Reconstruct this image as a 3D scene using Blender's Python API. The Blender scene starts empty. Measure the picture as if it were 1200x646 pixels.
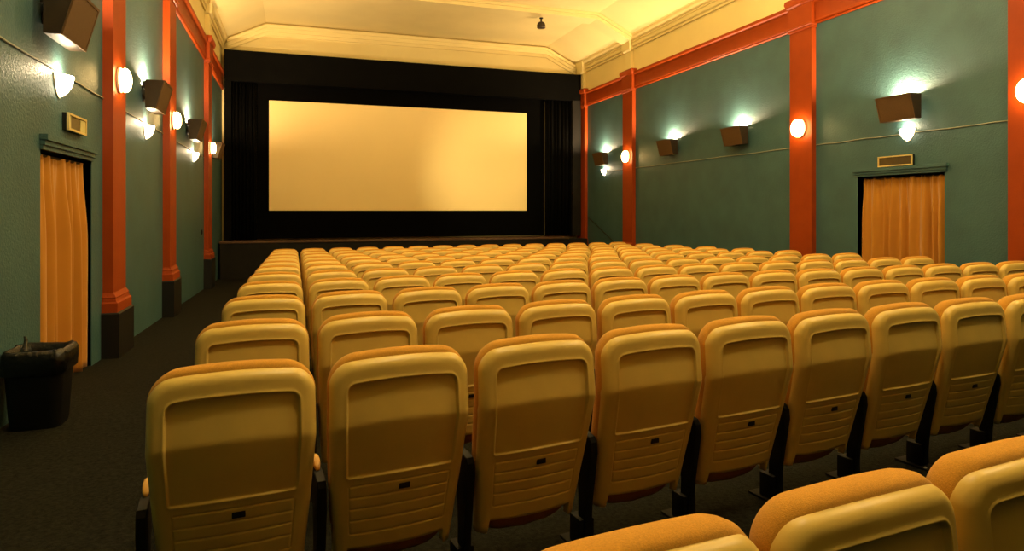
import bpy, bmesh, math, random
from math import sin, cos, pi, radians, sqrt, hypot
from mathutils import Vector, Matrix

random.seed(7)
S = bpy.context.scene
C = S.collection

# ------------------------------------------------------------------ room numbers (metres)
EYE = 1.55                       # camera height; the floor falls gently towards the stage
XL, XR = -1.95, 9.05             # side walls
YB, YF = -9.0, 20.05             # rear wall, front wall
def floor_z(y): return EYE - 1.45 - 0.0228 * (y - 2.4)
ZC = EYE + 5.42                  # flat ceiling
ZCOR = EYE + 4.91                # springing of the slanted cove

# ------------------------------------------------------------------ materials
def new_mat(name):
    m = bpy.data.materials.new(name); m.use_nodes = True
    nt = m.node_tree; b = nt.nodes['Principled BSDF']
    return m, nt, b

def paint(name, col, rough=0.6, var=0.12, scale=6.0, bump=0.0, bump_scale=60.0, spec=0.4, metal=0.0, coat=0.0, sheen=0.0, dist=0.01):
    m, nt, b = new_mat(name)
    N, L = nt.nodes, nt.links
    tc = N.new('ShaderNodeTexCoord')
    n = N.new('ShaderNodeTexNoise'); n.inputs['Scale'].default_value = scale; n.inputs['Detail'].default_value = 5
    L.new(tc.outputs['Object'], n.inputs['Vector'])
    r = N.new('ShaderNodeValToRGB')
    lo = [max(0, c * (1 - var)) for c in col]; hi = [min(1, c * (1 + var)) for c in col]
    r.color_ramp.elements[0].position = 0.3; r.color_ramp.elements[0].color = (*lo, 1)
    r.color_ramp.elements[1].position = 0.7; r.color_ramp.elements[1].color = (*hi, 1)
    L.new(n.outputs['Fac'], r.inputs['Fac']); L.new(r.outputs['Color'], b.inputs['Base Color'])
    b.inputs['Roughness'].default_value = rough
    b.inputs['Specular IOR Level'].default_value = spec
    b.inputs['Metallic'].default_value = metal
    b.inputs['Coat Weight'].default_value = coat
    b.inputs['Sheen Weight'].default_value = sheen
    if bump:
        n2 = N.new('ShaderNodeTexNoise'); n2.inputs['Scale'].default_value = bump_scale; n2.inputs['Detail'].default_value = 3
        L.new(tc.outputs['Object'], n2.inputs['Vector'])
        bp = N.new('ShaderNodeBump'); bp.inputs['Strength'].default_value = bump; bp.inputs['Distance'].default_value = dist
        L.new(n2.outputs['Fac'], bp.inputs['Height']); L.new(bp.outputs['Normal'], b.inputs['Normal'])
    return m

def glow(name, col, strength):
    m, nt, b = new_mat(name)
    b.inputs['Base Color'].default_value = (0.9, 0.85, 0.75, 1)
    b.inputs['Roughness'].default_value = 0.3
    b.inputs['Emission Color'].default_value = (*col, 1)
    b.inputs['Emission Strength'].default_value = strength
    return m

M = {}
M['teal']   = paint('teal_plaster', (0.043, 0.110, 0.116), 0.52, 0.12, 2.2, 0.55, 48, 0.5)
M['red']    = paint('red_paint', (0.31, 0.046, 0.004), 0.5, 0.06, 4, 0.12, 40, 0.2)
M['black_paint'] = paint('black_plinth_paint', (0.0045, 0.0045, 0.004), 0.5, 0.2, 5, 0.1, 30)
M['cream']  = paint('cream_plaster', (0.80, 0.67, 0.29), 0.75, 0.05, 0.8, 0.06, 12, 0.2)
M['carpet'] = paint('dark_carpet', (0.0098, 0.0098, 0.0066), 0.95, 0.75, 45, 0.6, 160, 0.1)
M['black_cloth'] = paint('black_masking_cloth', (0.0022, 0.0021, 0.0014), 0.9, 0.25, 3, 0.2, 90, 0.06)
M['dark_cloth'] = paint('matte_black_masking', (0.0015, 0.0014, 0.001), 0.95, 0.2, 3, 0.1, 90, 0.04)
M['stage_black'] = paint('black_stage_boards', (0.008, 0.007, 0.004), 0.75, 0.3, 4, 0.2, 40, 0.25)
M['ledge']  = paint('brown_varnished_wood', (0.085, 0.042, 0.014), 0.5, 0.35, 9, 0.1, 50, 0.4)
M['screen'] = paint('projection_screen', (0.94, 0.72, 0.29), 0.42, 0.03, 0.5, 0.0, 900, 0.5, metal=0.12)
M['shell']  = paint('tan_seat_plastic', (0.69, 0.485, 0.115), 0.36, 0.06, 7, 0.10, 320, 0.5, dist=0.002)
M['fabric'] = paint('orange_seat_fabric', (0.56, 0.27, 0.030), 0.9, 0.14, 260, 0.45, 420, 0.2, sheen=0.1, dist=0.004)
M['pan']    = paint('brown_seat_pan', (0.30, 0.115, 0.018), 0.55, 0.15, 8, 0.1, 80, 0.3)
M['black_metal'] = paint('black_metal', (0.004, 0.004, 0.0035), 0.6, 0.2, 9, 0.05, 90, 0.2)
M['pad']    = paint('tan_arm_pad', (0.52, 0.28, 0.05), 0.5, 0.1, 9, 0.05, 90, 0.4)
M['slot']   = paint('black_plastic', (0.004, 0.004, 0.004), 0.3, 0.1, 9)
M['bolt']   = paint('steel_bolt', (0.45, 0.42, 0.36), 0.35, 0.1, 9, metal=1.0)
M['speaker'] = paint('brown_speaker_cloth', (0.115, 0.058, 0.018), 0.6, 0.15, 90, 0.3, 400, 0.4)
M['cabinet'] = paint('dark_speaker_cabinet', (0.030, 0.018, 0.008), 0.42, 0.2, 12, 0.1, 60, 0.45)
M['edge']   = paint('worn_speaker_edge', (0.30, 0.18, 0.06), 0.5, 0.2, 12)
M['bracket'] = paint('bracket_metal', (0.03, 0.028, 0.024), 0.4, 0.1, 9, metal=0.8)
M['curtain'] = paint('mustard_curtain_cloth', (0.50, 0.215, 0.022), 0.9, 0.04, 3, 0.15, 500, 0.2, sheen=0.3, dist=0.003)
M['bag']    = paint('black_bin_liner', (0.0025, 0.0025, 0.002), 0.3, 0.2, 9, 0.45, 20, 0.4, dist=0.02)
M['bin']    = paint('black_bin_plastic', (0.0025, 0.0025, 0.002), 0.5, 0.2, 9, 0.05, 60, 0.25)
M['brass']  = paint('pale_brass_frame', (0.78, 0.62, 0.24), 0.4, 0.08, 9, metal=0.3)
M['pane']   = paint('smoked_sign_pane', (0.085, 0.058, 0.018), 0.3, 0.1, 9)
M['pale_pane'] = paint('pale_sign_pane', (0.62, 0.55, 0.22), 0.4, 0.08, 9)
M['cable']  = paint('grey_cable', (0.32, 0.34, 0.25), 0.6, 0.1, 9)
M['dark_cable'] = paint('dark_handrail', (0.015, 0.022, 0.018), 0.5, 0.1, 9)
M['white_metal'] = paint('enamel_white', (0.75, 0.68, 0.5), 0.4, 0.05, 9)
M['niche']  = paint('dark_lobby_plaster', (0.03, 0.04, 0.03), 0.8, 0.1, 3)
M['lamp_glass'] = glow('lit_opal_glass', (1.0, 0.62, 0.22), 46.0)
M['shade_glass'] = glow('lit_frosted_shade', (1.0, 0.82, 0.52), 16.0)
M['bulb']   = glow('lit_bulb', (1.0, 0.86, 0.58), 40.0)
M['fill_globe_near'] = glow('near_fill_globe_glow', (1.0, 0.78, 0.42), 200.0)  # stronger glow for the added fill globes over the near rows
M['globe']  = glow('fill_globe_glow', (1.0, 0.78, 0.42), 130.0)  # glow for the other added fill globes, out of view

# ------------------------------------------------------------------ helpers
def link(name, bm, mat, parent=None, smooth=False, angle=None):
    me = bpy.data.meshes.new(name)
    bmesh.ops.recalc_face_normals(bm, faces=bm.faces[:])
    bm.to_mesh(me); bm.free()
    for mm in (mat if isinstance(mat, (list, tuple)) else [mat]): me.materials.append(mm)
    if smooth: me.polygons.foreach_set('use_smooth', [True] * len(me.polygons))
    if angle is not None:
        me.polygons.foreach_set('use_smooth', [True] * len(me.polygons))
        try: me.set_sharp_from_angle(angle=angle)
        except Exception: pass
    o = bpy.data.objects.new(name, me); C.objects.link(o)
    if parent: o.parent = parent
    return o

def thing(name, label, cat, loc=(0, 0, 0), rz=0.0, group=None):
    o = bpy.data.objects.new(name, None); C.objects.link(o)
    o.empty_display_size = 0.1
    o.location = loc; o.rotation_euler = (0, 0, rz)
    o['label'] = label; o['category'] = cat
    if group: o['group'] = group
    return o

def struct(o, label=None):
    o['kind'] = 'structure'
    if label: o['label'] = label
    return o

def box(bm, x0, x1, y0, y1, z0, z1, bev=0.0, mat=0):
    vs = [bm.verts.new((x, y, z)) for x in (x0, x1) for y in (y0, y1) for z in (z0, z1)]
    idx = [(0, 1, 3, 2), (4, 6, 7, 5), (0, 4, 5, 1), (2, 3, 7, 6), (0, 2, 6, 4), (1, 5, 7, 3)]
    fs = [bm.faces.new([vs[i] for i in f]) for f in idx]
    for f in fs: f.material_index = mat
    if bev:
        es = list({e for f in fs for e in f.edges})
        bmesh.ops.bevel(bm, geom=es, offset=bev, segments=2, affect='EDGES', profile=0.6, clamp_overlap=True)

def prism(bm, prof, axis, a0, a1, caps=True):
    """profile polygon of (p,q) swept along axis: 'y' -> (p=x,q=z), 'x' -> (p=y,q=z), 'z' -> (p=x,q=y)"""
    def P(p, q, a):
        return {'y': (p, a, q), 'x': (a, p, q), 'z': (p, q, a)}[axis]
    A = [bm.verts.new(P(p, q, a0)) for p, q in prof]; B = [bm.verts.new(P(p, q, a1)) for p, q in prof]
    n = len(prof)
    for i in range(n):
        j = (i + 1) % n
        bm.faces.new((A[i], A[j], B[j], B[i]))
    if caps:
        bm.faces.new(A); bm.faces.new(B[::-1])

def tube(bm, pts, r, seg=8):
    rings = []
    for i, p in enumerate(pts):
        p = Vector(p)
        a = Vector(pts[max(0, i - 1)]); b = Vector(pts[min(len(pts) - 1, i + 1)])
        d = (b - a).normalized()
        up = Vector((0, 0, 1)) if abs(d.z) < 0.9 else Vector((1, 0, 0))
        u = d.cross(up).normalized(); v = d.cross(u)
        rings.append([bm.verts.new(p + r * (u * cos(2 * pi * k / seg) + v * sin(2 * pi * k / seg))) for k in range(seg)])
    for a, b in zip(rings, rings[1:]):
        for k in range(seg):
            bm.faces.new((a[k], a[(k + 1) % seg], b[(k + 1) % seg], b[k]))
    bm.faces.new(rings[0][::-1]); bm.faces.new(rings[-1])

def loft(bm, rings, cap0=True, cap1=True):
    R = [[bm.verts.new(p) for p in r] for r in rings]
    n = len(R[0])
    for a, b in zip(R, R[1:]):
        for k in range(n):
            bm.faces.new((a[k], a[(k + 1) % n], b[(k + 1) % n], b[k]))
    def cap(r):
        c = bm.verts.new(sum((v.co for v in r), Vector()) / n)
        for k in range(n): bm.faces.new((r[k], r[(k + 1) % n], c))
    if cap0: cap(R[0])
    if cap1: cap(R[-1])

def lathe(bm, prof, axis=Vector((0, 0, 1)), org=Vector((0, 0, 0)), seg=24, sy=1.0):
    """profile (r, h); sy squashes the ring's second axis"""
    axis = Vector(axis).normalized()
    up = Vector((0, 0, 1)) if abs(axis.z) < 0.9 else Vector((0, 1, 0))
    u = axis.cross(up).normalized(); v = axis.cross(u)
    loft(bm, [[Vector(org) + axis * h + (u * cos(2 * pi * k / seg) + v * sin(2 * pi * k / seg) * sy) * r for k in range(seg)] for r, h in prof])

def lerp(a, b, t): return a + (b - a) * t
def sstep(a, b, x):
    t = min(1, max(0, (x - a) / (b - a))); return t * t * (3 - 2 * t)
def interp(tab, x):
    if x <= tab[0][0]: return tab[0][1]
    for (a, va), (b, vb) in zip(tab, tab[1:]):
        if x <= b: return va + (vb - va) * (x - a) / (b - a)
    return tab[-1][1]

ORD = ['zeroth', 'first', 'second', 'third', 'fourth', 'fifth', 'sixth', 'seventh', 'eighth', 'ninth', 'tenth', 'eleventh', 'twelfth', 'thirteenth', 'fourteenth', 'fifteenth']

# ------------------------------------------------------------------ floor
bm = bmesh.new()
xs = [XL - 0.35, XR + 0.35]
ys = [YB - 0.2, YF + 0.2]
top = [bm.verts.new((x, y, floor_z(y))) for x, y in ((xs[0], ys[0]), (xs[1], ys[0]), (xs[1], ys[1]), (xs[0], ys[1]))]
bot = [bm.verts.new((v.co.x, v.co.y, v.co.z - 0.2)) for v in top]
bm.faces.new(top); bm.faces.new(bot[::-1])
for i in range(4): bm.faces.new((top[i], top[(i + 1) % 4], bot[(i + 1) % 4], bot[i]))
struct(link('floor', bm, M['carpet']))

# ------------------------------------------------------------------ walls (teal up to the frieze, cream above)
ZFR0, ZFR1 = EYE + 3.42, EYE + 3.90           # frieze
def side_wall(name, x, sgn, y0, y1, ztop):
    """wall with one door opening; sgn = +1 when the room lies towards +x"""
    t = 0.25
    xa, xb = (x - t, x) if sgn > 0 else (x, x + t)
    zb = floor_z(YF) - 0.1
    bm = bmesh.new()
    box(bm, xa, xb, YB, y0, zb, ZFR0 + 0.1)
    box(bm, xa, xb, y1, YF, zb, ZFR0 + 0.1)
    box(bm, xa, xb, y0, y1, ztop, ZFR0 + 0.1)
    w = struct(link(name, bm, M['teal']))
    bm = bmesh.new()
    box(bm, xa, xb, YB, YF, ZFR0 + 0.1, ZC)
    link('upper_wall', bm, M['cream'], w)
    bm = bmesh.new()                              # lobby niche behind the curtain
    s = -sgn
    xi = x + s * t
    xo = x + s * 1.1
    a, b = sorted((xi + s * 0.0, xo))
    for (p0, p1, q0, q1, r0, r1) in ((a, b, y0 - 0.2, y0 - 0.1, zb, ztop + 0.2), (a, b, y1 + 0.1, y1 + 0.2, zb, ztop + 0.2), (a, b, y0 - 0.2, y1 + 0.2, ztop + 0.1, ztop + 0.2)):
        box(bm, p0, p1, q0, q1, r0, r1)
    e0, e1 = sorted((xo, xo + s * 0.1))
    box(bm, e0, e1, y0 - 0.2, y1 + 0.2, zb, ztop + 0.2)
    link('lobby_niche', bm, M['niche'], w)
    bm = bmesh.new()
    box(bm, a, b + (0.1 if s > 0 else 0), y0 - 0.2, y1 + 0.2, floor_z(y0) - 0.15, floor_z(y1))
    link('lobby_threshold', bm, M['carpet'], w)
    return w
DL = (6.20, 7.60, EYE + 0.50)
DR = (7.06, 8.62, EYE + 0.575)
side_wall('wall_left', XL, +1, *DL)
side_wall('wall_right', XR, -1, *DR)
bm = bmesh.new(); box(bm, XL - 0.25, XR + 0.25, YB - 0.2, YB, floor_z(YB) - 0.3, ZC)
struct(link('wall_back', bm, M['niche']))
bm = bmesh.new(); box(bm, XL - 0.25, XR + 0.25, YF, YF + 0.2, floor_z(YF) - 0.1, ZC)
struct(link('wall_front', bm, M['cream']))

# ceiling: flat field with slanted sides
CW = 1.05
bm = bmesh.new()
pr = [(XL - 0.25, ZCOR), (XL + 0.12, ZCOR), (XL + 0.12 + CW, ZC), (XR - 0.12 - CW, ZC), (XR - 0.12, ZCOR), (XR + 0.25, ZCOR), (XR + 0.25, ZC + 0.2), (XL - 0.25, ZC + 0.2)]
prism(bm, pr, 'y', YB - 0.2, YF + 0.2)
struct(link('ceiling', bm, M['cream']))

n_trim = 0
def trim(bm, mat, angle=0.6):
    global n_trim
    n_trim += 1
    return struct(link('trim_%d' % n_trim, bm, mat, angle=angle))

# cornices along both side walls
def mould_profile(x, s, pts): return [(x + s * p, z) for p, z in pts]
COR = [(0, -0.36), (0.035, -0.36), (0.04, -0.31), (0.07, -0.28), (0.075, -0.19), (0.09, -0.185), (0.09, -0.15), (0.125, -0.10), (0.15, -0.045), (0.15, 0.0), (0.165, 0.005), (0.165, 0.03), (0.0, 0.03)]
for x, s in ((XL, 1), (XR, -1)):
    bm = bmesh.new(); prism(bm, mould_profile(x, s, [(p, ZCOR + z) for p, z in COR]), 'y', YB, YF)
    trim(bm, M['cream'])
# mouldings on the front wall that follow the ceiling profile
def ceil_line(off):
    """inside outline of the ceiling, off metres below it, left to right"""
    return [(XL + 0.14, ZCOR - off), (XL + 0.14 + CW, ZC - off), (XR - 0.14 - CW, ZC - off), (XR - 0.14, ZCOR - off)]
def band(bm, y0, y1, off0, off1):
    a, b = ceil_line(off0), ceil_line(off1)
    for (p, q), (r, t) in zip(zip(a, b), list(zip(a, b))[1:]):
        vs = []
        for y in (y0, y1):
            vs += [bm.verts.new((*(p[0], y), p[1])), bm.verts.new((r[0], y, r[1])), bm.verts.new((t[0], y, t[1])), bm.verts.new((q[0], y, q[1]))]
        for f in ((0, 1, 2, 3), (4, 7, 6, 5), (0, 4, 5, 1), (3, 2, 6, 7), (0, 3, 7, 4), (1, 5, 6, 2)):
            bm.faces.new([vs[i] for i in f])
bm = bmesh.new()
band(bm, YF - 0.13, YF, 0.06, 0.15); band(bm, YF - 0.09, YF, 0.15, 0.26); band(bm, YF - 0.05, YF, 0.26, 0.36)
trim(bm, M['cream'], 0.3)
# ceiling ribs over the pilasters
for y in (2.9, 9.75, 16.45):
    bm = bmesh.new(); band(bm, y - 0.26, y + 0.26, -0.02, 0.16); band(bm, y - 0.32, y + 0.32, -0.02, 0.07)
    trim(bm, M['cream'], 0.3)

# frieze (red) along the side walls
FR = [(0, 0.0), (0.03, 0.0), (0.045, 0.012), (0.03, 0.03), (0.05, 0.045), (0.055, 0.06), (0.04, 0.075), (0.035, 0.10), (0.035, 0.36), (0.05, 0.385), (0.085, 0.41), (0.095, 0.44), (0.095, 0.47), (0.075, 0.48), (0.0, 0.48)]
for x, s in ((XL, 1), (XR, -1)):
    bm = bmesh.new(); prism(bm, mould_profile(x, s, [(p, ZFR0 + z) for p, z in FR]), 'y', YB, YF)
    trim(bm, M['red'])

# pilasters: shaft, capital breaking out of the frieze, moulded foot, black plinth, cream strip above
def pilaster(x, s, y0, y1):
    yc, hw = (y0 + y1) / 2, (y1 - y0) / 2
    fz = floor_z(yc)
    def ring(z, d, w):
        return [Vector((x - s * 0.02, yc - w, z)), Vector((x + s * d, yc - w, z)), Vector((x + s * d, yc + w, z)), Vector((x - s * 0.02, yc + w, z))]
    ZP = EYE - 1.09                                 # top of plinth
    bm = bmesh.new()
    prof = [(ZP, 0.15, hw + .045), (ZP + .10, 0.15, hw + .045), (ZP + .115, 0.135, hw + .03), (ZP + .15, 0.125, hw + .022), (ZP + .16, 0.13, hw + .026), (ZP + .185, 0.115, hw + .01), (ZP + .21, 0.10, hw), (ZFR0 - .06, 0.10, hw)]
    loft(bm, [ring(z, d, w) for z, d, w in prof])
    p = trim(bm, M['red'], 0.35)
    bm = bmesh.new()
    prof = [(-.06, .10, hw), (-.055, .125, hw + .02), (-.03, .13, hw + .025), (-.02, .12, hw + .015), (.0, .14, hw + .03), (.02, .14, hw + .03), (.04, .125, hw + .02), (.40, .125, hw + .02), (.43, .16, hw + .05), (.50, .18, hw + .07), (.56, .17, hw + .06), (.58, .10, hw)]
    loft(bm, [ring(ZFR0 + z, d, w) for z, d, w in prof]); link('capital', bm, M['red'], p, angle=0.35)
    bm = bmesh.new()
    loft(bm, [ring(z, d, w) for z, d, w in ((fz - .02, .17, hw + .06), (ZP - .015, .17, hw + .06), (ZP, .155, hw + .05))]); link('plinth', bm, M['black_paint'], p, angle=0.35)
    bm = bmesh.new()
    loft(bm, [ring(z, d, w) for z, d, w in ((ZFR1 + .06, .10, hw * .62), (ZCOR - .42, .10, hw * .62), (ZCOR - .38, .15, hw * .75), (ZCOR - .02, .18, hw * .8))]); link('upper_strip', bm, M['cream'], p, angle=0.35)
    return p
LP = [(8.0, 8.55), (11.35, 11.92), (16.2, 16.8)]
RP = [(5.5, 6.1), (9.55, 10.1), (16.2, 16.77), (19.35, 19.95)]
for a, b in LP: pilaster(XL, 1, a, b)
for a, b in RP: pilaster(XR, -1, a, b)

# ------------------------------------------------------------------ doorways with stepped lintels, and curtains
def doorway(n, x, s, y0, y1, zt, ext):
    bm = bmesh.new()
    for k, (dz0, dz1, d) in enumerate(((0.0, .035, .022), (.035, .075, .04), (.075, .125, .06))):
        xa, xb = sorted((x - s * .05, x + s * d))
        e = ext * (0.5 + 0.25 * k)
        box(bm, xa, xb, y0 - e, y1 + e, zt + dz0, zt + dz1, 0.004)
    d = struct(link('door_%d' % n, bm, M['teal']))
    bm = bmesh.new()
    for a, b in ((y0 - .10, y0), (y1, y1 + .10)):
        xa, xb = sorted((x - s * .24, x - s * .004))
        box(bm, xa, xb, a, b, floor_z(a), zt + .002, 0.004)
    link('jamb', bm, M['teal'], d)
    return d
doorway(1, XL, 1, *DL, 0.02)
doorway(2, XR, -1, *DR, 0.07)

def curtain(name, label, x, s, y0, y1, zt, zb, folds, seed, spread=0.0):
    rnd = random.Random(seed)
    o = thing(name, label, 'curtain', (x, (y0 + y1) / 2, zb))
    L = (y1 - y0)
    ph = [rnd.uniform(0, 2 * pi) for _ in range(6)]
    nu, nv = 260, 26
    bm = bmesh.new()
    g = []
    for j in range(nv + 1):
        t = j / nv                                    # 0 bottom .. 1 top
        row = []
        for i in range(nu + 1):
            u = i / nu
            uu = u + 0.018 * sin(2 * pi * u * 2.3 + ph[0]) + 0.012 * (1 - t) * sin(2 * pi * u * 3.1 + ph[1])
            f = sin(2 * pi * folds * uu + ph[2]) + 0.55 * sin(2 * pi * folds * 0.41 * uu + ph[3] + 0.5 * (1 - t)) + 0.22 * sin(2 * pi * folds * 1.9 * uu + ph[5])
            fine = sin(2 * pi * folds * 2.6 * u + ph[4])
            amp = lerp(0.050, 0.016, sstep(0.62, 1.0, t))
            y = lerp(-L / 2, L / 2, u) * (1 + spread * (1 - t)) + 0.012 * cos(2 * pi * folds * uu + ph[2]) * (1 - t)
            dx = amp * f + 0.007 * fine * sstep(0.4, 1.0, t)
            row.append(bm.verts.new((s * dx, y, (zt - zb) * t)))
        g.append(row)
    for j in range(nv):
        for i in range(nu):
            bm.faces.new((g[j][i], g[j][i + 1], g[j + 1][i + 1], g[j + 1][i]))
    geom = bmesh.ops.extrude_face_region(bm, geom=bm.faces[:])
    for v in [e for e in geom['geom'] if isinstance(e, bmesh.types.BMVert)]: v.co.x -= s * 0.006
    link('cloth', bm, M['curtain'], o, smooth=True)
    bm = bmesh.new()
    tube(bm, [(0, -L / 2 - .08, zt - zb - .004), (0, L / 2 + .08, zt - zb - .004)], 0.012, 10)
    link('curtain_rod', bm, M['bracket'], o)
    return o
curtain('curtain', 'mustard curtain hanging in the left doorway behind the black bin', XL - 0.06, 1, DL[0] + 0.005, DL[1] - 0.13, DL[2] - .03, floor_z(7) + .012, 7.0, 3, 0.0)
curtain('curtain', 'mustard curtain hanging in the right doorway behind the rows of seats', XR + 0.10, -1, DR[0] + 0.02, DR[1] - 0.01, DR[2] - .03, floor_z(7) + .012, 9.0, 5, 0.03)

# ------------------------------------------------------------------ screen wall
SX0, SX1, SZ0, SZ1 = -0.70, 7.13, EYE + 0.01, EYE + 3.17
st_top = EYE - 0.82
o = thing('screen_surround', 'tall black portal and masking framing the wide pale screen', 'screen surround', (3.5, YF - .5, st_top))
org = Vector((3.5, YF - .5, st_top))
def lb(bm, x0, x1, y0, y1, z0, z1, bev=0.0): box(bm, x0 - org.x, x1 - org.x, y0 - org.y, y1 - org.y, z0 - org.z, z1 - org.z, bev)
ZS = EYE + 4.48
bm = bmesh.new(); lb(bm, XL + .10, XR - .12, YF - .45, YF - .01, EYE + 3.62, ZS, .01); link('header', bm, M['black_cloth'], o)
def leg_curtain(x0, x1, seed):
    rnd = random.Random(seed); bm = bmesh.new(); n = 60; rows = []
    for z in (st_top + .004, EYE + 1.4, EYE + 3.64):
        rows.append([bm.verts.new((lerp(x0, x1, i / n) - org.x, YF - .30 - org.y + .05 * sin(i / n * 2 * pi * 7 + seed) + .02 * sin(i / n * 2 * pi * 11), z - org.z)) for i in range(n + 1)])
    for a, b in zip(rows, rows[1:]):
        for i in range(n): bm.faces.new((a[i], a[i + 1], b[i + 1], b[i]))
    g = bmesh.ops.extrude_face_region(bm, geom=bm.faces[:])
    for v in [e for e in g['geom'] if isinstance(e, bmesh.types.BMVert)]: v.co.y += 0.01
    return bm
link('side_curtain', leg_curtain(XL + .28, -1.02, 2), M['black_cloth'], o, smooth=True)
link('side_curtain', leg_curtain(7.70, XR - .42, 5), M['black_cloth'], o, smooth=True)
bm = bmesh.new(); lb(bm, XL + .10, XL + .28, YF - .45, YF - .01, st_top + .002, EYE + 3.62, .008); link('portal_leg', bm, M['black_cloth'], o)
bm = bmesh.new(); lb(bm, XR - .42, XR - .12, YF - .45, YF - .01, st_top + .002, EYE + 3.62, .008); link('portal_leg', bm, M['stage_black'], o)
bm = bmesh.new()
lb(bm, -1.02, SX0, YF - .20, YF - .12, SZ0 - .80, EYE + 3.62); lb(bm, SX1, 7.72, YF - .20, YF - .12, SZ0 - .80, EYE + 3.62)
lb(bm, SX0, SX1, YF - .20, YF - .12, SZ1, EYE + 3.62); lb(bm, SX0, SX1, YF - .20, YF - .12, SZ0 - .80, SZ0)
link('masking', bm, M['dark_cloth'], o)
so = thing('cinema_screen', 'wide blank pale yellow projection screen in black masking', 'screen', ((SX0 + SX1) / 2, YF - .17, SZ0))
bm = bmesh.new(); hw = (SX1 - SX0) / 2 - .002
box(bm, -hw, hw, -.015, .015, .002, SZ1 - SZ0 - .002, .003)
link('projection_sheet', bm, M['screen'], so)

# stage
YS = 18.90
o = thing('stage', 'low black stage platform with a brown ledge beneath the screen', 'stage', (3.2, YS, floor_z(YS)))
bm = bmesh.new()
zt = st_top - floor_z(YS)
box(bm, XL + .06 - 3.2, 8.20 - 3.2, 0.03, YF - .02 - YS, -.02, zt - .055, .006)
link('stage_body', bm, M['stage_black'], o)
bm = bmesh.new(); box(bm, XL + .04 - 3.2, 8.22 - 3.2, 0.0, YF - .02 - YS, zt - .055, zt, .012)
link('ledge', bm, M['ledge'], o)
bm = bmesh.new(); box(bm, 8.23 - 3.2, XR - .19 - 3.2, 0.05, 0.40, -.02, zt - .06, .012)
link('corner_block', bm, M['stage_black'], o)

# ------------------------------------------------------------------ seats
ZT, CR, CROWN = 0.932, 0.076, 0.020            # shell top, corner radius, crown
ZB = 0.17
def Wd(z): return interp([(0.17, .222), (0.45, .243), (0.70, .257), (1.0, .252)], z)
def prof_y(z):
    k = .006; b = .712                       # the back bends here: reclined below, upright head above
    lo, hi = -0.245, 0.085
    t = (z - b) / k
    soft = k * math.log1p(math.exp(min(30, t))) if t < 30 else z - b
    return lo * (z - .17) + (hi - lo) * soft
def half_w(t, top=ZT, r=CR, w=None):
    W = Wd(t) if w is None else w
    if t <= top - r: return W
    return W - r + sqrt(max(0, r * r - (t - top + r) ** 2))
def edge_dist(x, t, W, top=ZT, r=CR):
    qx, qz = abs(x) - (W - r), t - (top - r)
    if qx > 0 and qz > 0: return r - hypot(qx, qz)
    return r - max(qx, qz)
PZ0, PZ1 = 0.512, 0.858
GRV = [0.478, 0.430, 0.385, 0.338, 0.285]
def feature(x, z, W):
    """outward (towards the rear) relief of the back shell"""
    d = 0.0
    hwp = 0.790 * W
    r = 0.032 if z > .7 else 0.010
    cx, cz, hz = 0.0, (PZ0 + PZ1) / 2, (PZ1 - PZ0) / 2
    qx, qz = abs(x) - (hwp - r), abs(z - cz) - (hz - r)
    sd = (hypot(max(qx, 0), max(qz, 0)) - r) if (qx > 0 and qz > 0) else max(qx, qz) - r
    depth = lerp(.005, .014, sstep(PZ0, PZ1, z))
    d -= depth * (1 - sstep(-.006, .001, sd))
    d += .0025 * math.exp(-((sd - .004) / .004) ** 2)           # raised bead round the panel
    hg = 0.765 * W
    for g in GRV:
        if abs(x) < hg: d -= .0045 * math.exp(-((z - g) / .0026) ** 2) * sstep(0, .006, hg - abs(x))
    if GRV[-1] < z < GRV[0]: d -= .0030 * math.exp(-((abs(x) - hg) / .0028) ** 2)
    return d
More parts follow.
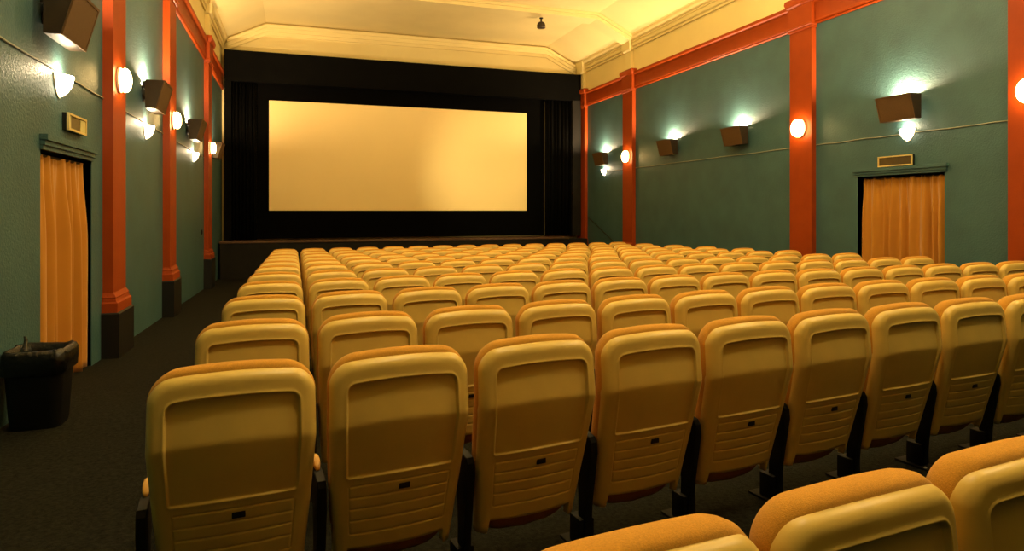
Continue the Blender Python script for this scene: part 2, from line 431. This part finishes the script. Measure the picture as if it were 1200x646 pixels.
def shell_mesh():
    half = [0, .08, .16, .25, .34, .43, .52, .59, .64, .69, .72, .738, .750, .757, .763, .769, .775, .781, .787, .793, .799, .807, .82, .845, .87, .905, .935, .958, .977, .992, 1.0]
    ss = [-s for s in half[:0:-1]] + half
    zz = set()
    for g in GRV:
        for d in (-.009, -.005, -.0025, 0, .0025, .005, .009): zz.add(round(g + d, 4))
    for d in (-.016, -.010, -.006, -.003, 0, .003, .006, .010, .016): zz.add(round(.712 + d, 4))
    for d in (-.010, -.006, -.003, 0, .002, .004, .007, .012, .022, .035): zz.add(round(PZ0 + d, 4))
    for d in (-.045, -.034, -.026, -.018, -.012, -.008, -.005, -.002, .001, .004, .008): zz.add(round(PZ1 + d, 4))
    z = .27
    while z < ZT - CR - .006:
        if all(abs(z - q) > .012 for q in zz): zz.add(round(z, 4))
        z += .026
    for k in range(0, 15):
        a = k / 14 * pi / 2; zz.add(round(ZT - CR + CR * sin(a), 5))
    zz = sorted(zz)
    bm = bmesh.new(); g = []
    zlow = zz[0]
    rows = [(None, k / 4) for k in range(4)] + [(z, None) for z in zz]
    for z, lo in rows:
        row = []
        for s in ss:
            if z is None:
                zb = .225 - .006 * (1 - min(1, abs(s) / .8) ** 2)
                zb = lerp(zb, ZB, sstep(.80, .835, abs(s)))
                t = lerp(zb, zlow, lo)
            else: t = z
            W = Wd(t); hwid = half_w(t)
            x = s * hwid
            e = edge_dist(x, t, W)
            zc = t - CROWN * (x / W) ** 2 * sstep(.3, .93, t)
            y = prof_y(t) + .022 * (x / W) ** 2 - feature(x, t, W)
            R = .034
            if e < R: y += R - sqrt(max(0, R * R - (R - e) ** 2))
            row.append(bm.verts.new((x, y, zc)))
        g.append(row)
    for a, b in zip(g, g[1:]):
        for i in range(len(ss) - 1): bm.faces.new((a[i], a[i + 1], b[i + 1], b[i]))
    # skirt forward all round, then a closing face set
    loop = [r[0] for r in g] + g[-1][1:-1] + [r[-1] for r in g[::-1]] + g[0][-2:0:-1]
    prev = loop
    for dy, sc in ((.022, 1.0), (.03, .97)):
        nxt = [bm.verts.new((v.co.x * sc, (v.co.y + dy), v.co.z + (0 if sc == 1 else (-.01 if v.co.z > .8 else 0)))) for v in (loop)]
        n = len(loop)
        for i in range(n): bm.faces.new((prev[i], prev[(i + 1) % n], nxt[(i + 1) % n], nxt[i]))
        prev = nxt
    return bm
def outline(top, bottom, r, inset, crown, n=14, wscale=1.0):
    """closed outline in (x, z) with rounded top corners and small bottom corners"""
    pts = []
    def W(z): return Wd(z) * wscale - inset
    top -= inset; bottom += inset; r2 = .03
    for k in range(n + 1):                                            # right top corner
        a = k / n * pi / 2; z = top - r + r * sin(pi / 2 - a); x = W(top - r) - r + r * cos(pi / 2 - a)
        pts.append((x, z))
    for k in range(1, 12):
        z = lerp(top - r, bottom + r2, k / 12); pts.append((W(z), z))
    for k in range(6):
        a = k / 5 * pi / 2; pts.append((W(bottom + r2) - r2 + r2 * cos(a), bottom + r2 - r2 * sin(a)))
    half = pts
    full = half + [(lerp(half[-1][0], -half[-1][0], k / 8), half[-1][1]) for k in range(1, 8)] + [(-x, z) for x, z in half[::-1]] + [(lerp(-half[0][0], half[0][0], k / 10), half[0][1]) for k in range(1, 10)]
    return [(x, z - crown * (x / .25) ** 2 * sstep(.3, .93, z)) for x, z in full]
def cushion_mesh():
    bm = bmesh.new(); rings = []
    for d, ins in ((.028, .030), (.030, .010), (.042, .001), (.060, -.003), (.085, .0), (.108, .007), (.128, .020), (.142, .040), (.150, .075), (.153, .12)):
        rings.append([Vector((x, prof_y(z) + .022 * (x / .25) ** 2 + d, z)) for x, z in outline(.950, .30, .094, ins, .022, wscale=1.0)])
    loft(bm, rings)
    return bm
def pan_mesh():
    """tipped-up seat: upholstered face forward, moulded pan to the rear and below"""
    bm = bmesh.new(); rings = []
    for d, ins in ((.0, .05), (.006, .02), (.02, .0), (.07, .0), (.10, .01), (.115, .035), (.12, .08)):
        r = []
        for k in range(40):
            a = 2 * pi * k / 40
            ca, sa = cos(a), sin(a)
            sx = math.copysign(abs(ca) ** .35, ca); sz = math.copysign(abs(sa) ** .35, sa)
            x = sx * (.205 - ins); z = .36 + sz * (.222 - ins)
            if sz < 0: z += .030 * (x / .205) ** 2
            r.append(Vector((x, prof_y(z) + .046 + d, z)))
        rings.append(r)
    loft(bm, rings)
    return bm
def panel_mesh():
    bm = bmesh.new()
    out = [(-.03, .475), (-.035, .43), (.005, .20), (.02, .02), (.075, .02), (.07, .20), (.09, .38), (.17, .44), (.18, .48), (.165, .50), (.03, .502), (-.015, .495)]
    rings = []
    for dx, ins in ((-.016, .006), (-.013, 0), (.013, 0), (.016, .006)):
        cy = sum(p[0] for p in out) / len(out); cz = sum(p[1] for p in out) / len(out)
        rings.append([Vector((dx, cy + (y - cy) * (1 - ins * 3), cz + (z - cz) * (1 - ins * 3))) for y, z in out])
    loft(bm, rings)
    return bm
def pad_mesh():
    bm = bmesh.new(); rings = []
    for y, z, w, h in ((.07, .500, .005, .008), (.08, .501, .009, .016), (.10, .503, .013, .022), (.13, .505, .015, .025), (.17, .504, .015, .025), (.195, .502, .012, .020), (.205, .500, .006, .010)):
        rings.append([Vector((w * math.copysign(abs(cos(a)) ** .6, cos(a)), y, z + h * .5 + h * .5 * math.copysign(abs(sin(a)) ** .6, sin(a)))) for a in [2 * pi * k / 16 for k in range(16)]])
    loft(bm, rings)
    return bm
def foot_mesh():
    bm = bmesh.new()
    box(bm, -.036, .036, .025, .115, .010, .13, .008)
    box(bm, -.052, .052, -.02, .175, .0, .010, .004)
    return bm
def bolts_mesh():
    bm = bmesh.new()
    for x, y in ((-.036, -.002),):
        lathe(bm, [(.008, .009), (.008, .014), (.005, .017), (.001, .018)], seg=8, org=Vector((x, y, 0)))
    return bm
def slot_mesh():
    bm = bmesh.new(); z = .453; x = .012
    y = prof_y(z)
    box(bm, x - .021, x + .021, y - .003, y + .02, z - .011, z + .011, .003)
    return bm

PITCH = 0.2735
proto = thing('cinema_chair', 'x', 'seat')
sh = link('back_shell', shell_mesh(), M['shell'], proto, smooth=True)
link('card_slot', slot_mesh(), M['slot'], sh, angle=.5)['label'] = 'small black slot in the seat back'
link('back_cushion', cushion_mesh(), M['fabric'], proto, smooth=True)['label'] = 'orange fabric back cushion'
link('seat_pan', pan_mesh(), M['pan'], proto, smooth=True)['label'] = 'brown tipped-up seat'
pn = link('side_panel', panel_mesh(), M['black_metal'], proto, angle=.5); pn.location.x = -PITCH
pn['label'] = 'black metal side panel'
link('arm_pad', pad_mesh(), M['pad'], pn, smooth=True)['label'] = 'tan arm pad'
ft = link('pedestal_foot', foot_mesh(), M['black_metal'], proto, angle=.5); ft.location.x = -PITCH
ft['label'] = 'black pedestal foot'
link('floor_bolt', bolts_mesh(), M['bolt'], ft)['label'] = 'steel floor bolt'

def copy_tree(o, parent=None):
    c = o.copy(); C.objects.link(c)
    if parent is not None:
        c.parent = parent
    for ch in o.children: copy_tree(ch, c)
    return c
first_used = [False]
proto_children = None
def seat(x, y, ztop, rz, label, group, last=False):
    """(x, y, ztop) is the middle of the cushion's top edge"""
    if not first_used[0]:
        r = proto; first_used[0] = True
    else:
        r = proto.copy(); C.objects.link(r)
        for ch in SRC:
            c = ch.copy(); C.objects.link(c); c.parent = r
            for g in SUB[ch]:
                d = g.copy(); C.objects.link(d); d.parent = c
    off = 0.02
    px, py = x - off * sin(rz), y + off * cos(rz)
    fz = floor_z(py)
    r.location = (px, py, fz); r.rotation_euler = (0, 0, rz)
    r.scale = (1, 1, (ztop - fz) / 0.950)
    r['label'] = label; r['group'] = group
    if last:
        for ch in SRC:
            if ch.name.startswith(('side_panel', 'pedestal_foot')):
                c = ch.copy(); C.objects.link(c); c.parent = r; c.location.x = PITCH
                for g in SUB[ch]:
                    d = g.copy(); C.objects.link(d); d.parent = c
    return r
SRC = list(proto.children)
SUB = {c: list(c.children) for c in SRC}

ROWY = [2.36, 3.42, 4.60, 5.78, 6.90, 8.08, 9.18, 10.27, 11.40, 12.62, 13.90]
CURVE = [(-.2, 0.0), (.35, .06), (.9, .115), (1.45, .175), (2.0, .235), (2.55, .295), (3.1, .345), (3.65, .385), (4.2, .415), (4.75, .44), (5.3, .455), (5.9, .47), (6.5, .485), (7.6, .50), (8.2, .50)]
def curve(x): return interp(CURVE, x)
NC = 15
for i, y0 in enumerate(ROWY):
    zt = EYE - 0.5 - 0.0265 * i
    for j in range(NC):
        x = -0.19 + 0.5525 * j
        y = y0 + curve(x)
        rz = math.atan((curve(x + .4) - curve(x - .4)) / .8) + radians(0.8)
        rnd = random.Random(i * 100 + j)
        rz += radians(rnd.uniform(-.6, .6))
        which = ORD[j + 1] + ' from the left aisle'
        row = 'nearest full row to the camera' if i == 0 else ('farthest row, before the stage' if i == len(ROWY) - 1 else ORD[i + 1] + ' full row from the camera')
        seat(x, y, zt, rz, 'tan cinema seat, %s, %s' % (which, row), 'seats in the full rows facing the screen', last=(j == NC - 1))
# the row at the photographer's feet
for k, nm in enumerate(('leftmost of the orange-topped seats along the bottom edge', 'second orange-topped seat from the left, along the bottom edge', 'third orange-topped seat from the left, at the bottom right corner', 'rightmost orange-topped seat, barely in view at the right edge')):
    x = 0.586 + 0.548 * k
    seat(x, 1.053 + .053 * k, EYE - 0.575, radians(5.0), nm, 'seats in the row at the bottom of the photo', last=(k == 3))

# ------------------------------------------------------------------ wall speakers, uplights, lamps
def speaker(x, s, y, label, dz=0.0):
    z0, z1 = EYE + 1.40 + dz, EYE + 1.78 + dz
    o = thing('wall_speaker', label, 'speaker', (x, y, z0), 0, 'wedge speakers on the walls')
    h = z1 - z0; hw = .31
    gap = .075
    bm = bmesh.new()
    dt, db = .23, .125
    A = [(gap, 0), (gap + db, 0), (gap + dt, h), (gap, h)]
    def P(p, yy): return Vector((s * p[0], yy, p[1]))
    v0 = [bm.verts.new(P(p, -hw)) for p in A]; v1 = [bm.verts.new(P(p, hw)) for p in A]
    for i in range(4): bm.faces.new((v0[i], v0[(i + 1) % 4], v1[(i + 1) % 4], v1[i]))
    bm.faces.new(v0); bm.faces.new(v1[::-1])
    bmesh.ops.bevel(bm, geom=bm.edges[:], offset=.006, segments=2, affect='EDGES')
    link('cabinet', bm, M['cabinet'], o, angle=.5)
    # grille on the slanted front
    n = Vector((h, dt - db)).normalized()                # outward normal of the slope in (depth, z) = (h, -(dt-db))
    bm = bmesh.new()
    def Q(t, yy, lift):
        dd = gap + lerp(db, dt, t); zz = h * t
        nx, nz = h / hypot(h, dt - db), -(dt - db) / hypot(h, dt - db)
        return Vector((s * (dd + nx * lift), yy, zz + nz * lift))
    e = .022
    for (t0, t1, y0, y1, l0, l1) in ((e / h, 1 - e / h, -hw + e, hw - e, -.004, .006),):
        q = [Q(t0, y0, l0), Q(t0, y1, l0), Q(t1, y1, l0), Q(t1, y0, l0), Q(t0, y0, l1), Q(t0, y1, l1), Q(t1, y1, l1), Q(t1, y0, l1)]
        vs = [bm.verts.new(p) for p in q]
        for f in ((0, 1, 2, 3), (4, 7, 6, 5), (0, 4, 5, 1), (1, 5, 6, 2), (2, 6, 7, 3), (3, 7, 4, 0)): bm.faces.new([vs[i] for i in f])
    bmesh.ops.bevel(bm, geom=bm.edges[:], offset=.004, segments=2, affect='EDGES')
    link('grille', bm, M['speaker'], o, angle=.5)
    bm = bmesh.new()
    fr = .010
    for (t0, t1, y0, y1) in ((0.0, .022 / h, -hw, hw), (1 - .022 / h, 1.0, -hw, hw), (.02 / h, 1 - .02 / h, -hw, -hw + .02), (.02 / h, 1 - .02 / h, hw - .02, hw)):
        q = [Q(t0, y0, -.004), Q(t0, y1, -.004), Q(t1, y1, -.004), Q(t1, y0, -.004), Q(t0, y0, fr), Q(t0, y1, fr), Q(t1, y1, fr), Q(t1, y0, fr)]
        vs = [bm.verts.new(p) for p in q]
        for f in ((0, 1, 2, 3), (4, 7, 6, 5), (0, 4, 5, 1), (1, 5, 6, 2), (2, 6, 7, 3), (3, 7, 4, 0)): bm.faces.new([vs[i] for i in f])
    link('front_frame', bm, M['speaker'], o)
    bm = bmesh.new()
    for yy in (-.06, .06): box(bm, min(0, s * (gap + .01)), max(0, s * (gap + .01)), yy - .014, yy + .014, .15, .19, .003)
    box(bm, min(0, s * .012), max(0, s * .012), -.09, .09, .12, .22, .003)
    link('bracket', bm, M['bracket'], o)
    return o

def lamp_light(name, parent, loc, power, col, radius):
    l = bpy.data.lights.new(name, 'POINT'); l.energy = power; l.color = col; l.shadow_soft_size = radius
    o = bpy.data.objects.new(name, l); C.objects.link(o); o.parent = parent; o.location = loc
    return o

def uplight(x, s, y, label, dz=0.0):
    """small open-topped trough with a bulb behind the upper edge of a speaker"""
    z = EYE + 1.755 + dz
    o = thing('wall_uplight', label, 'lamp', (x, y, z), 0, 'uplights tucked behind the speakers')
    bm = bmesh.new()
    def bx(a, b, *r):
        xa, xb = sorted((s * a, s * b)); box(bm, xa, xb, *r)
    bx(.0, .072, -.13, .13, -.07, -.062)
    bx(.0, .006, -.13, .13, -.062, -.02); bx(.066, .072, -.13, .13, -.062, -.008)
    bx(.006, .066, -.13, -.124, -.062, .034); bx(.006, .066, .124, .13, -.062, .034)
    link('bulb_trough', bm, M['bracket'], o)
    bm = bmesh.new()
    loft(bm, [[Vector((s * (.036 + r * cos(a)), r * sin(a), h)) for a in [2 * pi * k / 12 for k in range(12)]] for r, h in ((.010, -.062), (.012, -.055), (.022, -.045), (.024, -.035), (.018, -.028), (.008, -.024))])
    link('bulb', bm, M['bulb'], o, smooth=True)
    lamp_light('uplight_beam', o, (s * .040, 0, .004), 560.0, (1.0, .69, .40), .022)
    return o

def shield_lamp(x, s, y, z, label):
    o = thing('wall_sconce', label, 'lamp', (x, y, z), 0, 'shield-shaped sconces below the speakers')
    bm = bmesh.new()
    prof = [(.010, -.105), (.034, -.095), (.066, -.068), (.094, -.028), (.112, .014), (.121, .055), (.122, .075)]
    rings = []
    for r, h in prof:
        a = [pi * k / 20 - pi / 2 for k in range(21)]
        pts = [Vector((s * (.012 + r * .85 * cos(t)), r * sin(t), h)) for t in a]
        rings.append(pts)
    R = [[bm.verts.new(p) for p in r] for r in rings]
    for a, b in zip(R, R[1:]):
        for k in range(20): bm.faces.new((a[k], a[k + 1], b[k + 1], b[k]))
        bm.faces.new((a[20], a[0], b[0], b[20]))
    bm.faces.new(R[0]); bm.faces.new(R[-1])
    link('glass_shade', bm, M['shade_glass'], o, angle=.7)
    lamp_light('sconce_beam', o, (s * .075, 0, .115), 13.0, (1.0, .76, .46), .03)
    bm = bmesh.new()
    prof = [(-.118, .016), (-.08, .066), (-.024, .105), (.04, .128), (.083, .132), (.083, -.132), (.04, -.128), (-.024, -.105), (-.08, -.066), (-.118, -.016)]
    prism(bm, [(yy, zz) for zz, yy in prof], 'x', min(0, s * .011), max(0, s * .011))
    link('back_plate', bm, M['white_metal'], o)
    return o

def oval_lamp(x, s, y, z, label, k=1.0):
    o = thing('wall_lamp', label, 'lamp', (x, y, z), 0, 'oval lamps on the red pilasters')
    ax = Vector((s, 0, 0))
    bm = bmesh.new(); lathe(bm, [(.13 * k, 0), (.145 * k, .004), (.145 * k, .03 * k), (.10 * k, .036 * k), (.10 * k, .06 * k)], ax, seg=32, sy=1.18)
    link('base_ring', bm, M['white_metal'], o, angle=.5)
    bm = bmesh.new(); lathe(bm, [(r * k, h * k) for r, h in ((.104, .052), (.132, .058), (.139, .078), (.132, .106), (.107, .132), (.066, .148), (.02, .154))], ax, seg=32, sy=1.18)
    link('opal_glass', bm, M['lamp_glass'], o, smooth=True)
    return o

SPL = [(6.32, 'brown wedge speaker nearest the camera high on the left wall'), (10.0, 'brown wedge speaker second from the camera on the left wall'), (13.80, 'brown wedge speaker third from the camera on the left wall'), (17.25, 'small brown speaker on the left wall beside the black screen surround')]
SPR = [(7.68, 'brown wedge speaker above the sign and doorway on the right wall'), (11.65, 'right of the two brown speakers midway along the right wall'), (14.28, 'left of the two brown speakers midway along the right wall'), (18.05, 'brown wedge speaker on the right wall nearest the screen')]
DZL = (0, -.04, -.05, -.14)
for (y, l), dz in zip(SPL, DZL): speaker(XL, 1, y, l, dz)
for y, l in SPR: speaker(XR, -1, y, l)
for (y, l), dz, w in zip(SPL, DZL, ('nearest the camera on the left wall', 'second on the left wall', 'third on the left wall', 'on the left wall beside the screen surround')):
    uplight(XL, 1, y, 'small uplight behind the speaker ' + w, dz)
for (y, l), w in zip(SPR, ('above the right doorway', 'midway along the right wall, the right one', 'midway along the right wall, the left one', 'on the right wall nearest the screen')):
    uplight(XR, -1, y, 'small uplight behind the speaker ' + w)
for y, l in ((6.62, 'glowing shield-shaped sconce above the sign on the left wall'), (10.10, 'glowing shield-shaped sconce between the first two pilasters on the left wall'), (14.5, 'glowing shield-shaped sconce between the farther pilasters on the left wall')):
    shield_lamp(XL, 1, y, EYE + 1.10, l)
for y, l in ((7.66, 'glowing shield-shaped sconce above the sign on the right wall'), (18.10, 'glowing shield-shaped sconce on the right wall nearest the screen')):
    shield_lamp(XR, -1, y, EYE + 1.20, l)
for (a, b), l in zip(LP, ('glowing oval lamp on the nearest red pilaster of the left wall', 'glowing oval lamp on the middle red pilaster of the left wall', 'glowing oval lamp on the farthest red pilaster of the left wall')):
    oval_lamp(XL + .10, 1, (a + b) / 2 - .05, EYE + 1.45, l, .82)
for (a, b), l in zip(RP[:3], ('glowing oval lamp cut off by the right edge of the photo', 'glowing oval lamp on the wide red pilaster left of the right doorway', 'glowing oval lamp on the narrow-looking far red pilaster of the right wall')):
    oval_lamp(XR - .10, -1, (a + b) / 2, EYE + 1.54, l)

# cables between the pilasters
def cable(x, s, y0, y1, z, label):
    bm = bmesh.new(); n = 16
    rnd = random.Random(int(y0 * 100))
    pts = [(s * .008, lerp(y0, y1, k / n) - y0, (0.004 * sin(k * 1.3) + rnd.uniform(-.003, .003)) if 0 < k < n else 0) for k in range(n + 1)]
    tube(bm, pts, .0085, 6)
    o = link('wall_cable', bm, M['cable'], smooth=True); o.location = (x, y0, z)
    o['label'] = label; o['category'] = 'cable'; o['group'] = 'surface cables along the walls'
ZCB = EYE + 1.205
for a, b, l in ((5.2, 7.99, 'thin cable on the left wall above the doorway sign'), (8.57, 11.33, 'thin cable between the first and second pilasters of the left wall'), (11.94, 16.18, 'thin cable between the second and third pilasters of the left wall')):
    cable(XL, 1, a, b, ZCB, l)
for a, b, l in ((6.12, 9.53, 'thin cable on the right wall above the doorway sign'), (10.12, 16.18, 'thin cable on the right wall under the two middle speakers'), (16.79, 18.2, 'thin cable on the right wall below the far speaker')):
    cable(XR, -1, a, b, ZCB, l)
bm = bmesh.new(); tube(bm, [(0, 0, 0), (0, -.25, -.09), (0, -1.9, -.75), (0, -2.3, -.95)], .017, 8)
o = link('handrail', bm, M['dark_cable'], smooth=True); o.location = (XR - .019, 19.30, EYE - .20)
o['label'] = 'dark diagonal rail on the right wall beside the stage'; o['category'] = 'handrail'

# signs above the doorways
def sign(x, s, y0, y1, z0, z1, label, pale):
    o = thing('exit_sign_box' if False else 'door_sign', label, 'sign', (x, (y0 + y1) / 2, z0), 0, 'blank signs above the doorways')
    hw, h, d = (y1 - y0) / 2, z1 - z0, .055
    def sx(a, b): return sorted((s * a, s * b))
    bm = bmesh.new()
    xa, xb = sx(0, d * .7); box(bm, xa, xb, -hw, hw, 0, h, .004)
    link('housing', bm, M['bracket'], o)
    bm = bmesh.new(); f = .020
    xa, xb = sx(d * .62, d)
    for q in ((-hw, hw, 0, f), (-hw, hw, h - f, h), (-hw, -hw + f, f, h - f), (hw - f, hw, f, h - f)): box(bm, xa, xb, q[0], q[1], q[2], q[3])
    link('frame', bm, M['brass'], o)
    bm = bmesh.new(); xa, xb = sx(d * .66, d * .8); box(bm, xa, xb, -hw + f, hw - f, f, h - f)
    link('dark_pane', bm, M['pane'], o)
    if pale:
        bm = bmesh.new(); xa, xb = sx(d * .78, d * .86)
        box(bm, xa, xb, hw - .17, hw - f - .005, f + .003, h - f - .003); box(bm, xa, xb, -hw + f + .003, -hw + .075, f + .003, h - f - .003)
        link('pale_pane', bm, M['pale_pane'], o)
    return o
sign(XL, 1, 6.72, 7.24, EYE + .72, EYE + .875, 'small sign with pale side panels above the left doorway', True)
sign(XR, -1, 7.55, 8.17, EYE + .71, EYE + .875, 'plain brown sign in a pale frame above the right doorway', False)

# wall switch
o = thing('light_switch', 'tiny dark switch low on the left wall near the far pilaster', 'switch', (XL, 15.75, EYE - .47))
bm = bmesh.new(); box(bm, 0, .02, -.04, .04, -.055, .055, .005); link('cover_plate', bm, M['black_paint'], o)
bm = bmesh.new(); box(bm, .018, .028, -.018, .018, -.03, .03, .003); link('rocker', bm, M['slot'], o)

# ceiling fixture: small dark dome under the far rib
o = thing('ceiling_spotlight', 'small dark dome fixture hanging from the pale ceiling', 'ceiling fixture', (6.32, 16.45, ZC - .20))
bm = bmesh.new(); lathe(bm, [(.05, .0), (.05, -.02), (.022, -.03), (.022, -.12)], seg=16); link('stem', bm, M['black_metal'], o, angle=.5)
bm = bmesh.new(); lathe(bm, [(.02, -.10), (.06, -.115), (.10, -.15), (.115, -.20), (.115, -.27), (.10, -.28)], seg=20); link('dome', bm, M['cabinet'], o, angle=.6)

# ------------------------------------------------------------------ bin
bx, by = -1.72, 5.46
o = thing('waste_bin', 'black plastic waste bin with a liner beside the left doorway', 'bin', (bx, by, floor_z(by) + .003))
def rr(w, d, z, r=.07, n=6, jit=0.0, rnd=None):
    pts = []
    for cx, cy, a0 in ((w - r, d - r, 0), (-w + r, d - r, pi / 2), (-w + r, -d + r, pi), (w - r, -d + r, 1.5 * pi)):
        for k in range(n + 1):
            a = a0 + k / n * pi / 2
            pts.append(Vector((cx + r * cos(a) + (rnd.uniform(-jit, jit) if jit else 0), cy + r * sin(a) + (rnd.uniform(-jit, jit) if jit else 0), z + (rnd.uniform(-jit, jit) * 1.2 if jit else 0))))
    return pts
bm = bmesh.new(); loft(bm, [rr(.15, .14, 0), rr(.155, .145, .02), rr(.185, .172, .52)], True, False)
link('bin_body', bm, M['bin'], o, angle=.6)
rnd = random.Random(4)
bm = bmesh.new()
loft(bm, [rr(.192, .180, .385, jit=.006, rnd=rnd), rr(.197, .185, .40, jit=.006, rnd=rnd), rr(.200, .188, .46, jit=.006, rnd=rnd), rr(.198, .186, .52, jit=.007, rnd=rnd), rr(.184, .172, .548, jit=.008, rnd=rnd), rr(.155, .145, .545, .06, jit=.008, rnd=rnd), rr(.142, .132, .48, .06, jit=.006, rnd=rnd), rr(.13, .12, .36, .06, jit=.004, rnd=rnd)], False, True)
lin = link('bin_liner', bm, M['bag'], o, smooth=True)
bm = bmesh.new()
loft(bm, [[Vector((cx + r * cos(a), cy + r * .6 * sin(a), z)) for a in [2 * pi * k / 10 for k in range(10)]] for cx, cy, z, r in ((-.06, -.10, .53, .03), (-.07, -.07, .555, .018), (-.08, -.02, .575, .012), (-.09, .02, .60, .013), (-.10, .03, .625, .008))])
link('bag_knot', bm, M['bag'], lin, smooth=True)

# ------------------------------------------------------------------ added fill lights, all out of view
def pendant(x, y, zc, label, mat='globe'):  # globe added above the view to raise the hall's brightness
    o = thing('fill_globe_lamp', label, 'lamp', (x, y, ZC), 0, 'added fill globes, out of view')
    r = .20
    bm = bmesh.new(); lathe(bm, [(.07, 0), (.07, -.03), (.015, -.05), (.012, zc - ZC + r)], seg=16); link('rod', bm, M['brass'], o, angle=.5)
    bm = bmesh.new(); bmesh.ops.create_icosphere(bm, subdivisions=3, radius=r, matrix=Matrix.Translation((0, 0, zc - ZC))); link('globe', bm, M[mat], o, smooth=True)
for x, y, w in ((1.4, 1.5, 'left rear'), (6.0, 1.7, 'right rear'), (1.4, 4.7, 'left middle'), (6.0, 4.7, 'right middle'), (1.4, 9.4, 'left forward'), (6.0, 9.4, 'right forward')):
    pendant(x, y, EYE + 4.45, 'added fill globe lamp hung out of view, %s one' % w, 'fill_globe_near' if y < 2 else 'globe')

# added projector, unseen at the rear wall; its spot brightens the screen's right
o = thing('added_projector', 'added dark projector on an unseen shelf at the back of the hall', 'projector', (5.2, YB + .45, EYE + 2.0))
bm = bmesh.new(); box(bm, -.35, .35, -.45, .35, -.04, 0, .006); link('shelf', bm, M['ledge'], o)
bm = bmesh.new(); box(bm, -.16, .16, -.30, .22, .004, .36, .02); link('housing', bm, M['black_metal'], o)
bm = bmesh.new(); lathe(bm, [(.075, 0), (.075, .10), (.06, .11), (.06, .18), (.05, .18), (.045, .12)], Vector((0, 1, 0)), Vector((0, .22, .2)), seg=24); link('lens', bm, M['bracket'], o, angle=.5)
l = bpy.data.lights.new('screen_fill_spot', 'SPOT'); l.energy = 13000; l.color = (1, .80, .40); l.spot_size = radians(11.5); l.spot_blend = 1.0; l.shadow_soft_size = .04
lo = bpy.data.objects.new('screen_fill_spot', l); C.objects.link(lo); lo.parent = o; lo.location = (0, .45, .2)
tgt = Vector((6.1, YF, EYE + 1.15)) - Vector((5.2, YB + .9, EYE + 2.2))
lo.rotation_euler = tgt.to_track_quat('-Z', 'Y').to_euler()

# ------------------------------------------------------------------ world, camera, view
w = bpy.data.worlds.new('World'); S.world = w; w.use_nodes = True
w.node_tree.nodes['Background'].inputs['Color'].default_value = (1.0, 0.75, 0.4, 1)
w.node_tree.nodes['Background'].inputs['Strength'].default_value = 0.0

F, TH, V0 = 763.4, 0.322, 247.3
cam = bpy.data.cameras.new('Camera'); co = bpy.data.objects.new('Camera', cam); C.objects.link(co)
cam.sensor_fit = 'HORIZONTAL'; cam.sensor_width = 36.0
cam.lens = 36.0 * F / 1200
cam.shift_y = (V0 - 323) / 1200
cam.clip_start = 0.05; cam.clip_end = 200
co.location = (0, 0, EYE); co.rotation_euler = (pi / 2, 0, -TH)
S.camera = co
S.view_settings.view_transform = 'Standard'
S.view_settings.look = 'None'
S.view_settings.gamma = 1
S.view_settings.use_curve_mapping = False
S.view_settings.exposure = -0.15
